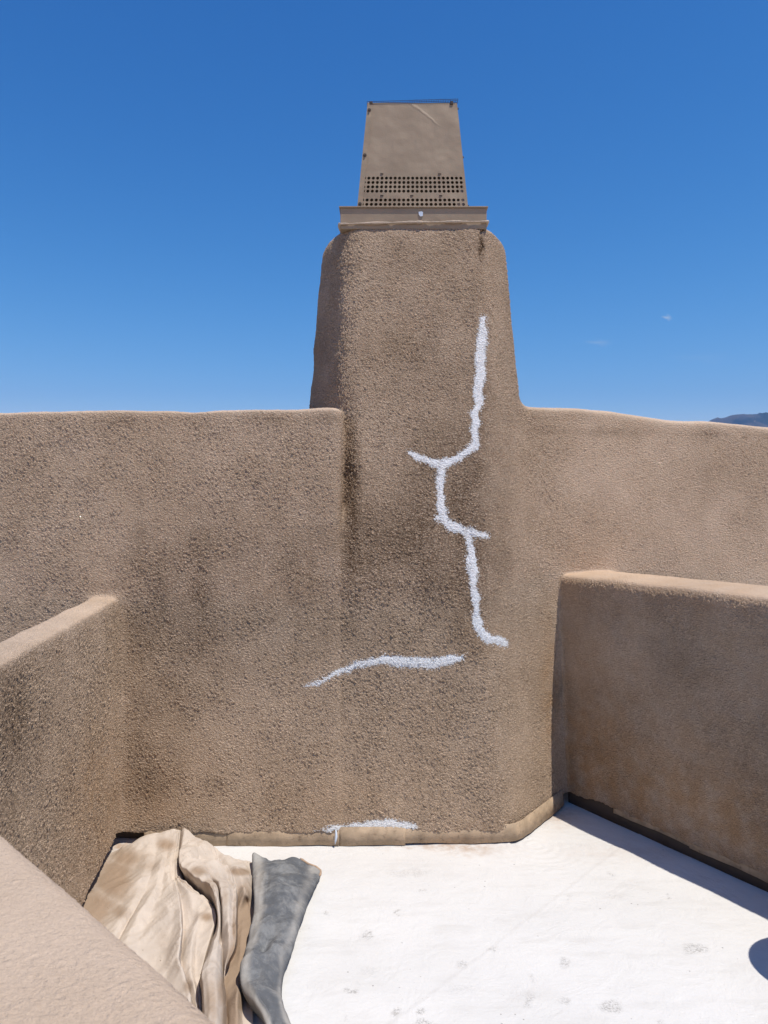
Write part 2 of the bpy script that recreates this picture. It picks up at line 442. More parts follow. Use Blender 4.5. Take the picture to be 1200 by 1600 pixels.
def seg_dist(px, py, pts):
    """pts (x, y, halfwidth); signed distance beyond the brushed width, in photo px"""
    best = np.full(len(px), 1e9)
    for (a, b) in zip(pts[:-1], pts[1:]):
        dx, dy = b[0]-a[0], b[1]-a[1]
        t = np.clip(((px-a[0])*dx+(py-a[1])*dy)/(dx*dx+dy*dy), 0, 1)
        d = np.hypot(px-a[0]-t*dx, py-a[1]-t*dy)-(a[2]+(b[2]-a[2])*t)
        best = np.minimum(best, d)
    return best
CRACKS = [[
    [(755, 499, 4.5), (752, 530, 7), (750, 570, 7.5), (748, 620, 7), (742, 660, 6.5), (743, 698, 6.5)],
    [(743, 698, 6), (716, 714, 6), (690, 728, 7)], [(641, 708, 3.5), (664, 718, 5), (690, 728, 7)],
    [(690, 728, 7), (687, 760, 6), (688, 790, 6.5), (695, 812, 6)],
    [(681, 808, 3.5), (706, 822, 6), (730, 829, 6), (763, 838, 3)],
    [(732, 829, 6), (735, 868, 6), (740, 905, 5.5), (746, 950, 4.5), (747, 985, 6)],
    [(746, 984, 6.5), (763, 997, 8), (788, 1006, 5.5)]],
    [[(478, 1073, 2), (520, 1056, 4), (560, 1040, 4.5), (600, 1031, 6), (640, 1035, 8.5), (680, 1036, 9), (722, 1028, 4.5)], [(690, 1034, 4), (724, 1024, 2)]],
    [[(494, 1301, 2.5), (530, 1294, 5), (580, 1290, 7), (618, 1288, 7), (645, 1293, 4)]]]
JX = PX+3.6*vnoise(V, 24, 51)+1.6*vnoise(V, 90, 52); JY = PY+3.6*vnoise(V, 24, 53)+1.6*vnoise(V, 90, 54)
cdist = np.full(len(V), 99.)
mk = np.isin(own, (0, 1)) & (NRM[:, 1] < .1) & (V[:, 1] < 4.3) & (PX > 450) & (PX < 830) & (PY > 470) & (PY < 1330)
for grp_ in CRACKS:
    for l in grp_: cdist[mk] = np.minimum(cdist[mk], seg_dist(JX[mk], JY[mk], l)+1.2)
white = np.interp(cdist, [-1, 1, 5, 10], [1, .8, .36, 0])
INFO = [('parapet_wall', 'tall tan stucco parapet left of the chimney, grimy lower down', 'wall', (-1.3, 3.75, 0)),
        ('chimney', 'grimy tan stucco chimney with a tapered metal hood and jagged white repair lines', 'chimney', (.2, 4.1, 0)),
        ('parapet_wall', 'tall tan stucco parapet running right of the chimney below the blue mountain', 'wall', (1.7, 4.3, 0)),
        ('low_wall', 'low brown stucco wall on the right casting a narrow shadow on the white roof', 'wall', (1.9, 2.9, 0)),
        ('low_wall', 'low stucco wall on the left with pale rounded top behind the drop cloth', 'wall', (-1.2, 2.4, 0)),
        ('low_wall', 'nearest wall top at the bottom left corner, pale smooth and out of focus', 'wall', (-.3, .5, 0))]
fo = own[F]
fown = np.where((fo == 1).sum(1) >= 2, 1, np.sort(fo, 1)[:, 1])
walls = []
REST = V.astype(np.float32)
def sub_mesh(mask):
    f = F[mask]; used = np.unique(f); mp = np.zeros(len(V), np.int64); mp[used] = np.arange(len(used))
    return used, mp[f]
for k, (nm, lb, ct, org) in enumerate(INFO):
    used, f = sub_mesh(fown == k)
    at_ = dict(rest=REST[used], coarse=coarse[used], grime_shade=grime_shade[used], rust_bounce=rust_bounce[used], white=white[used])
    if nm == 'chimney':
        root = bpy.data.objects.new('chimney', None); C.objects.link(root); root.location = org
        o = mesh_np('stack', V[used], f, STUCCO, root, attrs=at_); o.location = -Vector(org)
        tag(root, lb, ct)
    else:
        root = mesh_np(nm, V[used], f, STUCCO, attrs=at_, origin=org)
        tag(root, lb, ct, group='stucco walls round the roof well')
    walls.append(root)
chim = walls[1]

# ------------------------------------------------------------------ white sealant over the cracks (thin skins on the stucco)
def patch(name, lines, parent, label):
    m = np.isin(own, (0, 1)) & (NRM[:, 1] < .1) & (V[:, 1] < 4.3) & (PX > 450) & (PX < 830) & (PY > 470) & (PY < 1330)
    d = np.full(len(V), 1e9)
    jx, jy = JX, JY
    for l in lines:
        d[m] = np.minimum(d[m], seg_dist(jx[m], jy[m], l)+1.2)
    fm = (d[F] < 3.4).all(1)
    used, f = sub_mesh(fm)
    dd = d[used]
    # at the brushed edge only the high grains of the stucco carry white
    off = np.interp(dd, [-6, -3.0, -.8, 1.2, 3.0], [.0022, .0014, .0002, -.0010, -.0026])
    o = mesh_np(name, V[used], f, SEAL, parent, attrs=dict(rest=REST[used], coarse=coarse[used], offset=off))
    o.location = -Vector(parent.location)
    o['label'] = label
patch('sealant_patch', CRACKS[0], chim, 'jagged forked white sealant line running down the chimney face')
patch('sealant_patch', CRACKS[1], chim, 'near-level white sealant streak low on the chimney face')
patch('sealant_patch', CRACKS[2], chim, 'ragged white sealant smear along the foot of the chimney')

# ------------------------------------------------------------------ chimney curb and hood
def hood_mat():
    M = MatB('painted_sheet_metal'); P = M.pos()
    c = M.mix(M.rng(M.noise(P, 5, 5, .6), .3, .7), (.285, .218, .152), (.33, .255, .18))
    st = M.vmath('MULTIPLY', P, (40, 40, 5))
    c = M.mix(M.rng(M.noise(st, 1, 4, .7), .56, .74, 0, .6), c, (.26, .205, .155))
    M.l(c, M.b.inputs['Base Color']); M.b.inputs['Roughness'].default_value = .5
    # oil-canning, orange peel and one long diagonal crease near the top
    sx = M.n('ShaderNodeSeparateXYZ'); M.l(P, sx.inputs[0])
    d = M.math('ADD', M.math('MULTIPLY', M.math('SUBTRACT', sx.outputs[0], .20), .62), M.math('MULTIPLY', M.math('SUBTRACT', sx.outputs[2], 3.66), .78))
    wob = M.math('MULTIPLY', M.math('SUBTRACT', M.noise(P, 14, 2), .5), .03)
    d = M.math('ABSOLUTE', M.math('ADD', d, wob))
    cr = M.math('MULTIPLY', M.rng(d, 0, .010, 1, 0), M.math('MULTIPLY', M.rng(sx.outputs[2], 3.57, 3.62), M.rng(sx.outputs[0], .08, .12)))
    h = M.math('MULTIPLY_ADD', M.noise(P, 7, 2), 2.2, M.math('MULTIPLY', M.noise(P, 130, 3, .6), .12))
    M.bump(M.math('MULTIPLY_ADD', cr, .22, h), .006, .8)
    return M.m
HOODM = hood_mat()
bm = bmesh.new(); bm_box(bm, (-.222, 3.90, 3.005), (.522, 4.62, 3.112), .004)
curb = link_bm('cap_curb', bm, HOODM, chim)
bm = bmesh.new(); bm_box(bm, (-.228, 3.892, 3.112), (.528, 4.628, 3.118), .001)
link_bm('curb_rim', bm, HOODM, curb).location = (0, 0, 0)
# bead of mortar and paint round the foot of the curb
def bead(pts, r, seg=8, step=.012, seed=0, jit=.5):
    bmx = bmesh.new(); P = []
    for a, b in zip(pts[:-1], pts[1:]):
        a = Vector(a); b = Vector(b); n = max(2, int((b-a).length/step))
        for i in range(n): P.append(a.lerp(b, i/n))
    P.append(Vector(pts[-1]))
    rr = random.Random(seed); rings = []
    for i, p in enumerate(P):
        t = (P[min(i+1, len(P)-1)]-P[max(i-1, 0)]).normalized()
        u = t.cross(Vector((0, 0, 1))).normalized(); w = u.cross(t)
        k = r*(1+jit*(rr.random()-.5)+jit*.8*math.sin(i*.37+seed))
        if i in (0, len(P)-1): k *= .3
        rings.append([bmx.verts.new(p+u*math.cos(2*PI*j/seg)*k+w*math.sin(2*PI*j/seg)*k*.8) for j in range(seg)])
    for a, b in zip(rings[:-1], rings[1:]):
        for j in range(seg): bmx.faces.new((a[j], a[(j+1) % seg], b[(j+1) % seg], b[j]))
    bmx.faces.new(rings[0][::-1]); bmx.faces.new(rings[-1])
    bmesh.ops.recalc_face_normals(bmx, faces=bmx.faces)
    return bmx
MORTAR = plain('painted_mortar', (.50, .41, .32), .8, .12, 14, .004, 60)
link_bm('mortar_bead', bead([(-.225, 4.3, 3.03), (-.226, 3.895, 3.028), (.15, 3.892, 3.036), (.525, 3.893, 3.040), (.526, 4.3, 3.04)], .0065, seed=3), MORTAR, chim, True)
# hood: four folded trapezoid panels with punched rows of round holes
HC = Vector((.149, 4.262)); HZ0, HZ1 = 3.118, 3.712
def hw(z):  # half width
    return .289-(z-HZ0)/(HZ1-HZ0)*(.289-.234)
rows = [3.160, 3.1835, 3.231, 3.2545, 3.278, 3.3015]
PITCH = .0232; NCOL = 23
def panel(i):
    bmx = bmesh.new()
    ca, sa = [(1, 0), (0, 1), (-1, 0), (0, -1)][i]
    cache = {}
    def vt(x, z):
        key = (round(x, 5), round(z, 5))
        if key not in cache:
            w = hw(z); lx = x*w/hw(3.24); ly = -w
            cache[key] = bmx.verts.new((HC.x+lx*ca-ly*sa, HC.y+lx*sa+ly*ca, z))
        return cache[key]
    xs = [-(NCOL/2)*PITCH+k*PITCH for k in range(NCOL+1)]
    X = [-hw(3.24)]+xs+[hw(3.24)]
    zl = [HZ0]
    cells = []
    for r in rows:
        a, b = r-PITCH*.5, r+PITCH*.5
        if abs(zl[-1]-a) > .001: zl.append(a)
        else: a = zl[-1]
        zl.append(b); cells.append((len(zl)-2))
    for z in (3.36, 3.42, 3.48): zl.append(z)
    zl += list(np.linspace(3.52, HZ1, 8))
    for zi in range(len(zl)-1):
        z0, z1 = zl[zi], zl[zi+1]
        for xi in range(len(X)-1):
            x0, x1 = X[xi], X[xi+1]
            if zi in cells and 1 <= xi <= NCOL:
                cx, cz = (x0+x1)/2, (z0+z1)/2; cr = .0082
                cor = [(x0, z0), (x1, z0), (x1, z1), (x0, z1)]; ang0 = [-135, -45, 45, 135]
                for q in range(4):
                    a0 = ang0[q]
                    arc = [vt(cx+cr*math.cos(math.radians(a0+90*j/3)), cz+cr*math.sin(math.radians(a0+90*j/3))) for j in range(4)]
                    bmx.faces.new([vt(*cor[q]), vt(*cor[(q+1) % 4])]+arc[::-1])
            else:
                bmx.faces.new([vt(x0, z0), vt(x1, z0), vt(x1, z1), vt(x0, z1)])
    return bmx
hood = None
for i in range(4):
    o = link_bm('hood_panel', panel(i), HOODM, chim)
    md = o.modifiers.new('thickness', 'SOLIDIFY'); md.thickness = .0016; md.offset = -1
# folded corner flanges
for sx in (-1, 1):
    bmx = bmesh.new()
    for (za, zb_) in ((HZ0, HZ1),):
        wa, wb = hw(za), hw(zb_)
        a = [Vector((HC.x+sx*(wa+.001), HC.y-wa-.002, za)), Vector((HC.x+sx*(wa-.026), HC.y-wa-.002, za)), Vector((HC.x+sx*(wb-.026), HC.y-wb-.002, zb_)), Vector((HC.x+sx*(wb+.001), HC.y-wb-.002, zb_))]
        off = Vector((0, -.002, 0))
        v1 = [bmx.verts.new(p) for p in a]; v2 = [bmx.verts.new(p+off) for p in a]
        bmx.faces.new(v1); bmx.faces.new(v2[::-1])
        for j in range(4): bmx.faces.new((v1[j], v1[(j+1) % 4], v2[(j+1) % 4], v2[j]))
    bmesh.ops.recalc_face_normals(bmx, faces=bmx.faces)
    if sx == -1:
        # the left side panel's flange is bent round and stands a little proud
        link_bm('corner_flange', bmx, HOODM, chim)
    else: bmx.free()
SCREW = plain('weathered_screw', (.10, .08, .065), .6, .3, 50)
for (px, py, D) in ((576, 172, 4.02), (565, 243, 4.0), (561, 318, 3.965), (706, 166, 4.02), (720, 243, 4.0), (728, 318, 3.965)):
    p = at(px, py, D); bmx = bmesh.new()
    z = p.z; w = hw(min(max(z, HZ0), HZ1)); sx = -1 if px < 640 else 1
    if sx < 0: a = Vector((HC.x-w+.012, HC.y-w-.004, z)); b = a+Vector((0, -.008, 0))
    else: a = Vector((HC.x+w, HC.y-w+.02, z)); b = a+Vector((.008, 0, 0))
    bm_cyl(bmx, a, b, .0062, .0045, 6); bm_cyl(bmx, a, a+(b-a)*.25, .0095, .0095, 12)
    link_bm('screw', bmx, SCREW, chim)
# small punched tabs above the hole rows
for (x, z) in ((-.16, 3.325), (.14, 3.325), (-.16, 3.2075), (-.005, 3.2075), (.145, 3.2075)):
    w = hw(z); bmx = bmesh.new()
    bmesh.ops.create_uvsphere(bmx, u_segments=8, v_segments=6, radius=1)
    for v in bmx.verts: v.co = Vector((HC.x+x+v.co.x*.009, HC.y-w-.001+v.co.y*.004, z+v.co.z*.0035))
    link_bm('punched_tab', bmx, SCREW, chim, True)
# lid with a ragged edge of welded mesh
bmx = bmesh.new(); w = hw(HZ1)
bm_box(bmx, (HC.x-w+.004, HC.y-w+.004, HZ1-.012), (HC.x+w-.004, HC.y+w-.004, HZ1-.004), .001)
link_bm('lid', bmx, HOODM, chim)
WIRE = plain('rusty_wire', (.06, .045, .04), .7, .3, 60)
bmx = bmesh.new()
k = 0; xx = -w-.004
while xx < w+.004:
    lift = .012+.010*max(0, (xx+w)/(2*w)-.35)
    bm_cyl(bmx, (HC.x+xx, HC.y-w-.006, HZ1+lift-.008), (HC.x+xx, HC.y+w+.006, HZ1+lift+.004), .0011, seg=5)
    if xx > -.02: bm_cyl(bmx, (HC.x+xx, HC.y-w-.004, HZ1+lift-.010), (HC.x+xx+random.uniform(-.003, .003), HC.y-w-.004, HZ1+lift+random.uniform(.0, .006)), .0010, seg=5)
    xx += .0125
for j in range(30):
    yy = HC.y-w-.004+j*(2*w)/29
    bm_cyl(bmx, (HC.x-w-.004, yy, HZ1+.005), (HC.x+w+.006, yy, HZ1+.018), .0011, seg=5)
link_bm('wire_screen', bmx, WIRE, chim)
for x in (-w+.018, w-.028):
    bmx = bmesh.new(); bm_box(bmx, (HC.x+x-.008, HC.y-w-.007, HZ1-.010), (HC.x+x+.008, HC.y-w+.02, HZ1+.006), .002)
    link_bm('clip', bmx, WIRE, chim)
# chip of bare paint on the curb
bmx = bmesh.new()
c = Vector((.187, 3.8985, 3.080)); vs = []
for (a, b) in ((-.012, .010), (.004, .013), (.011, .008), (.010, -.010), (-.002, -.013), (-.010, -.004)):
    vs.append(bmx.verts.new((c.x+a, c.y, c.z+b)))
f = bmx.faces.new(vs); r = bmesh.ops.extrude_face_region(bmx, geom=[f])
for v in r['geom']:
    if isinstance(v, bmesh.types.BMVert): v.co.y -= .003
bmesh.ops.recalc_face_normals(bmx, faces=bmx.faces)
WHITEP = plain('pale_primer', (.55, .62, .72), .5)
o = link_bm('primer_chip', bmx, WHITEP, chim)

# ------------------------------------------------------------------ roof deck
def deck_mat():
    M = MatB('white_roof_coating'); P = M.pos(); sm = M.attr('smudge'); du = M.attr('dust_dark')
    c = M.mix(M.rng(M.noise(P, 1.6, 5, .6), .3, .7), (.665, .660, .648), (.716, .711, .699))
    c = M.mix(M.rng(M.noise(P, 9, 6, .7), .55, .8, 0, .25), c, (.68, .66, .62))
    tread = M.noise(P, 150, 5, .75)
    s1 = M.math('MULTIPLY', sm, M.rng(tread, .40, .66), clamp=True)
    c = M.mix(s1, c, (.36, .35, .335))
    c = M.mix(M.math('MULTIPLY', du, M.rng(M.noise(P, 22, 5, .65), .15, .7), clamp=True), c, (.46, .34, .25))
    spk = M.n('ShaderNodeTexVoronoi'); spk.inputs['Scale'].default_value = 26; M.l(P, spk.inputs['Vector'])
    sp = M.math('MULTIPLY', M.rng(spk.outputs['Distance'], .05, .11, 1, 0), M.rng(M.noise(P, 6, 3), .52, .64), clamp=True)
    c = M.mix(M.math('MULTIPLY', sp, .75), c, (.2, .18, .16))
    M.l(c, M.b.inputs['Base Color']); M.b.inputs['Roughness'].default_value = .62
    gr = M.n('ShaderNodeTexVoronoi'); gr.inputs['Scale'].default_value = 75; M.l(P, gr.inputs['Vector'])
    gp = M.math('MULTIPLY', M.rng(gr.outputs['Distance'], .04, .14, 1, 0), M.rng(M.noise(P, 3.1, 4), .54, .66), clamp=True)
    c = M.mix(M.math('MULTIPLY', gp, .7), c, (.30, .27, .24))
    c = M.mix(M.rng(M.noise(M.vmath('MULTIPLY', P, (1.0, 3.2, 1.0)), 3.5, 5, .65), .48, .72, 0, .26), c, (.50, .48, .45))
    M.l(c, M.b.inputs['Base Color'])
    h1 = M.noise(P, 70, 4, .65); h2 = M.noise(P, 6, 4, .6, 1.5)
    h = M.math('MULTIPLY_ADD', h2, 1.6, M.math('MULTIPLY', h1, .45))
    M.bump(h, .005, .75)
    return M.m
DECK = deck_mat()
nx, ny = 520, 560
gx = np.linspace(-1.6, 2.6, nx); gy = np.linspace(.6, 4.7, ny)
XX, YY = np.meshgrid(gx, gy, indexing='ij')
VV = np.stack([XX, YY, np.zeros_like(XX)], -1).reshape(-1, 3)
dpx = 600+VV[:, 0]/VV[:, 1]*FPX; dpy = HY+CH/VV[:, 1]*FPX
z = .0035*fnoise(VV, 2.2, 3, 61)+.0008*vnoise(VV, 14, 66)
# lapped seam of the membrane
def line_d(a, b):
    a = ray(*a); b = ray(*b); d = (b-a).normalized(); n = Vector((-d.y, d.x))
    return (VV[:, 0]-a.x)*n.x+(VV[:, 1]-a.y)*n.y
sd_ = line_d((958, 1335), (700, 1532))+.006*vnoise(VV, 7, 63)
z += .0018/(1+np.exp(-sd_/.004)) + .0014*np.exp(-(sd_/.007)**2)
# coating swept up where deck meets the walls (cant)
wl = 3.66-VV[:, 1]; wl = np.where(VV[:, 0] > .6, 1e3, wl)
z += .012*np.exp(-np.clip(wl, 0, 9)/.03)
# brushed swirls near the corner
r0 = np.hypot(VV[:, 0]-.72, VV[:, 1]-3.62)
z += .0012*np.sin(r0*150+3*vnoise(VV, 9, 64))*np.exp(-(r0/.22)**2)
VV[:, 2] = z-.003
sm = np.zeros(len(VV)); 
jx = dpx+6*vnoise(VV, 40, 71); jy = dpy+5*vnoise(VV, 40, 72)
for (cx, cy, rx, ry, a) in ((578, 1461, 10, 7, .85), (550, 1547, 12, 4, 1.2), (722, 1502, 14, 9, .45), (620, 1579, 9, 7, .7), (656, 1577, 7, 6, .9), (885, 1504, 6, 12, .7),
                            (826, 1562, 9, 14, .6), (952, 1573, 20, 12, .75), (1086, 1481, 20, 9, .65), (575, 1518, 18, 9, .18), (880, 1562, 8, 5, .5), (663, 1598, 24, 6, .6), (622, 1425, 3, 5, .9), (770, 1483, 5, 5, .6), (1032, 1597, 8, 4, .5),
                            (508, 1424, 3, 4, .9), (660, 1392, 6, 2, .5), (540, 1590, 5, 6, .5), (830, 1528, 4, 9, .4), (1048, 1402, 3, 5, .8), (720, 1545, 26, 9, .2), (640, 1362, 40, 8, .3), (890, 1400, 5, 3, .6), (955, 1365, 4, 4, .7)):
    sm += a*np.clip(1.25-((jx-cx)/rx)**2-((jy-cy)/ry)**2, 0, 1)
du = np.zeros(len(VV))
for (cx, cy, rx, ry, a) in ((745, 1325, 45, 10, .6), (700, 1322, 40, 6, .5), (875, 1280, 30, 16, .45), (640, 1322, 60, 3, .5), (700, 1345, 200, 40, .08), (865, 1270, 30, 8, .5), (420, 1345, 60, 20, .15), (165, 1345, 22, 40, 1.0), (200, 1322, 40, 10, 1.0), (1000, 1330, 120, 14, .25)):  # dust stains; the left-corner blobs only darken the gap beside the cloth
    du += a*np.exp(-((jx-cx)/rx)**2-((jy-cy)/ry)**2)
I = np.arange(nx*ny).reshape(nx, ny)
FF = np.stack([I[:-1, :-1], I[1:, :-1], I[1:, 1:], I[:-1, 1:]], -1).reshape(-1, 4)
deck = mesh_np('roof', VV, FF, DECK, attrs=dict(smudge=np.clip(sm*1.5, 0, 1.5), dust_dark=np.clip(du, 0, 1)))
tag(deck, kind='structure')
bm = bmesh.new(); bm_box(bm, (-2.7, -1.1, -3.6), (3.3, 4.75, -.02))
tag(link_bm('roof', bm, DECK), kind='structure')

# ------------------------------------------------------------------ flashing along the wall feet
def strip(name, pts, z0, z1, lean, thick, mat, parent, seed=0, wob=.003, step=.01):
    """thin sheet following plan points; 'lean' pushes its foot out along the given normal"""
    P = []
    for a, b in zip(pts[:-1], pts[1:]):
        a = Vector(a); b = Vector(b); n = max(1, int((b-a).length/step))
        for i in range(n): P.append((a.lerp(b, i/n), (b-a).normalized()))
    P.append((Vector(pts[-1]), (Vector(pts[-1])-Vector(pts[-2])).normalized()))
    V_ = []
    rr = random.Random(seed); ph = rr.random()*9
    for i, (p, t) in enumerate(P):
        n = Vector((t.y, -t.x))
        w = wob*(math.sin(i*.21+ph)+.6*math.sin(i*.57+ph*2))
        for (zz, o_) in ((z1, 0), ((z0+z1)/2, lean*.5+w*.3), (z0+.0025*math.sin(i*.13+ph), lean+w*.6)):
            q = p+n*o_; V_.append((q.x, q.y, zz))
    F_ = []
    for i in range(len(P)-1):
        for j in range(2): F_.append((i*3+j, i*3+j+1, i*3+j+4, i*3+j+3))
    o = mesh_np(name, np.array(V_), np.array(F_), mat, parent, smooth=False)
    o.location = -Vector(parent.location)
    md = o.modifiers.new('t', 'SOLIDIFY'); md.thickness = thick; md.offset = 0
    return o
strip('base_flashing', [(-1.13, 3.622), (-.712, 3.622)], .001, .085, .012, .0010, FLASH, walls[0], 1)
strip('base_flashing', [(-.74, 3.620), (-.21, 3.622)], .001, .084, .012, .0010, FLASH, walls[0], 2)
strip('base_flashing', [(-.209, 3.622), (.10, 3.626)], .001, .084, .012, .0010, FLASH, chim, 5)
strip('base_flashing', [(.09, 3.629), (.40, 3.634), (.595, 3.640), (.625, 3.652), (.66, 3.685), (.95, 4.085)], .008, .092, .010, .0016, FLASH, chim, 6)
strip('base_flashing', [(1.16, 3.875), (1.40, 3.482)], .052, .12, .004, .0016, FLASH, walls[3], 9)
strip('base_flashing', [(1.39, 3.495), (3.1, .70)], .044, .12, .003, .0016, FLASH, walls[3], 10)
dr = bead([(-.226, 3.606, .078), (-.224, 3.598, .050), (-.229, 3.592, .016)], .012, seed=4)
link_bm('sealant_drip', dr, WHITEP, chim, True)
# dark strips painting the shaded recess under the stucco; they also stop daylight
for (a, b, par) in (((-2.55, 3.68), (-.21, 3.68), 0), ((-.205, 3.68), (.6, 3.70), 1), ((.6, 3.71), (.93, 4.16), 1), ((1.0, 4.15), (3.22, .52), 3), ((-1.03, 1.1), (-1.31, 3.6), 4)):
    strip('backing_strip', [a, b], -.01, .14, 0, .01, GAP, walls[par], 1, 0)
strip('backing_strip', [(1.3, -.98), (-.98, 1.3)], -.01, .10, 0, .02, GAP, walls[5], 1, 0)
# stucco crumbs and a wad of sealant fallen at the foot of the chimney
CRUMB = plain('broken_stucco', (.34, .22, .15), .85, .25, 60, .004, 90)
def crumb(p, s, mat, label, cat='chip', name='stucco_chip', seed=0, group=None):
    bmx = bmesh.new(); bmesh.ops.create_icosphere(bmx, subdivisions=3, radius=1)
    A = np.array([v.co[:] for v in bmx.verts]); n = fnoise(A, 1.6, 3, seed)
    for v, q in zip(bmx.verts, n): 
        v.co = Vector((v.co.x*s[0], v.co.y*s[1], max(v.co.z, -.5)*s[2]))*(1+.55*float(q))
        v.co.z += s[2]*.45
    o = link_bm(name, bmx, mat, None, False); o.location = p; o['label'] = label; o['category'] = cat
    if group: o['group'] = group
    return o
crumb(ray(764, 1314), (.024, .012, .012), CRUMB, 'brown crumb of broken stucco fallen at the chimney foot', seed=3)
crumb(ray(812, 1306), (.018, .012, .010), SEAL if False else WHITEP, 'pale blob of sealant at the bend in the chimney foot', 'sealant blob', 'sealant_blob', seed=9)

# ------------------------------------------------------------------ unseen domed post added right of the frame to cast a shadow
GALV = plain('galvanised_sheet', (.42, .42, .41), .45, .1, 10, metallic=.6)
vc = Vector((1.672, 2.50, 0))
shadow_caster = bpy.data.objects.new('added_shadow_caster', None); C.objects.link(shadow_caster); shadow_caster.location = vc
tag(shadow_caster, 'unseen round domed post, added to cast the shadow at the lower right', 'shadow_caster')
bmx = bmesh.new(); bm_cyl(bmx, vc, vc+Vector((0, 0, .60)), .10, .10, 32); bm_cyl(bmx, vc, vc+Vector((0, 0, .03)), .17, .11, 32)
link_bm('caster_post', bmx, GALV, shadow_caster, True)
bmx = bmesh.new(); prof = [(.0, .74), (.10, .73), (.17, .70), (.195, .655), (.206, .60), (.203, .57), (.19, .57)]
rg = [[bmx.verts.new((vc.x+max(r, .001)*math.cos(2*PI*j/40), vc.y+max(r, .001)*math.sin(2*PI*j/40), zz)) for j in range(40)] for r, zz in prof]
for a, b in zip(rg[:-1], rg[1:]):
    for j in range(40): bmx.faces.new((a[j], b[j], b[(j+1) % 40], a[(j+1) % 40]))
link_bm('caster_dome', bmx, GALV, shadow_caster, True)

# ------------------------------------------------------------------ drop cloths
def cloth_mat(name, base, dark, seed=0., fade=None, bumpd=.0022):
    M = MatB(name); P = M.vmath('ADD', M.pos(), (seed, 0., 0.)); st = M.attr('stain')
    c = M.mix(M.rng(M.noise(P, 4, 6, .7), .3, .7), tuple(x*.90 for x in base), tuple(min(1, x*1.08) for x in base))
    if fade: c = M.mix(M.math('MULTIPLY', M.rng(M.noise(P, 10, 7, .75, .3), .42, .66), .62), c, fade)
    m = M.rng(M.math('ADD', st, M.math('MULTIPLY', M.math('SUBTRACT', M.noise(P, 7, 6, .7), .5), .9)), .15, .95)
    c = M.mix(M.math('MULTIPLY', m, .85), c, dark)
    c = M.mix(M.rng(M.noise(P, 55, 5, .75), .60, .74, 0, .30), c, dark)
    sp = M.n('ShaderNodeTexVoronoi'); sp.inputs['Scale'].default_value = 48; M.l(P, sp.inputs['Vector'])
    c = M.mix(M.math('MULTIPLY', M.rng(sp.outputs['Distance'], .04, .13, 1, 0), M.rng(M.noise(P, 6, 3), .52, .62), clamp=True), c, tuple(x*.5 for x in dark))
    M.l(c, M.b.inputs['Base Color']); M.b.inputs['Roughness'].default_value = .95; M.b.inputs['Specular IOR Level'].default_value = .12
    h = M.math('MULTIPLY_ADD', M.noise(P, 60, 5, .7, .8), 1.0, M.math('MULTIPLY', M.noise(P, 700, 1, .5), .12))
    M.bump(h, bumpd, .9)
    return M.m
CANVAS = cloth_mat('stained_canvas', (.575, .50, .43), (.30, .21, .14))
GREY = cloth_mat('grey_canvas', (.115, .122, .133), (.42, .40, .37), 3.3, (.30, .305, .305))

def zc_(zx, zy):   # coordinates in the enlarged cloth view -> photo pixels
    return 100+zx/2.609, 1220+zy/2.609

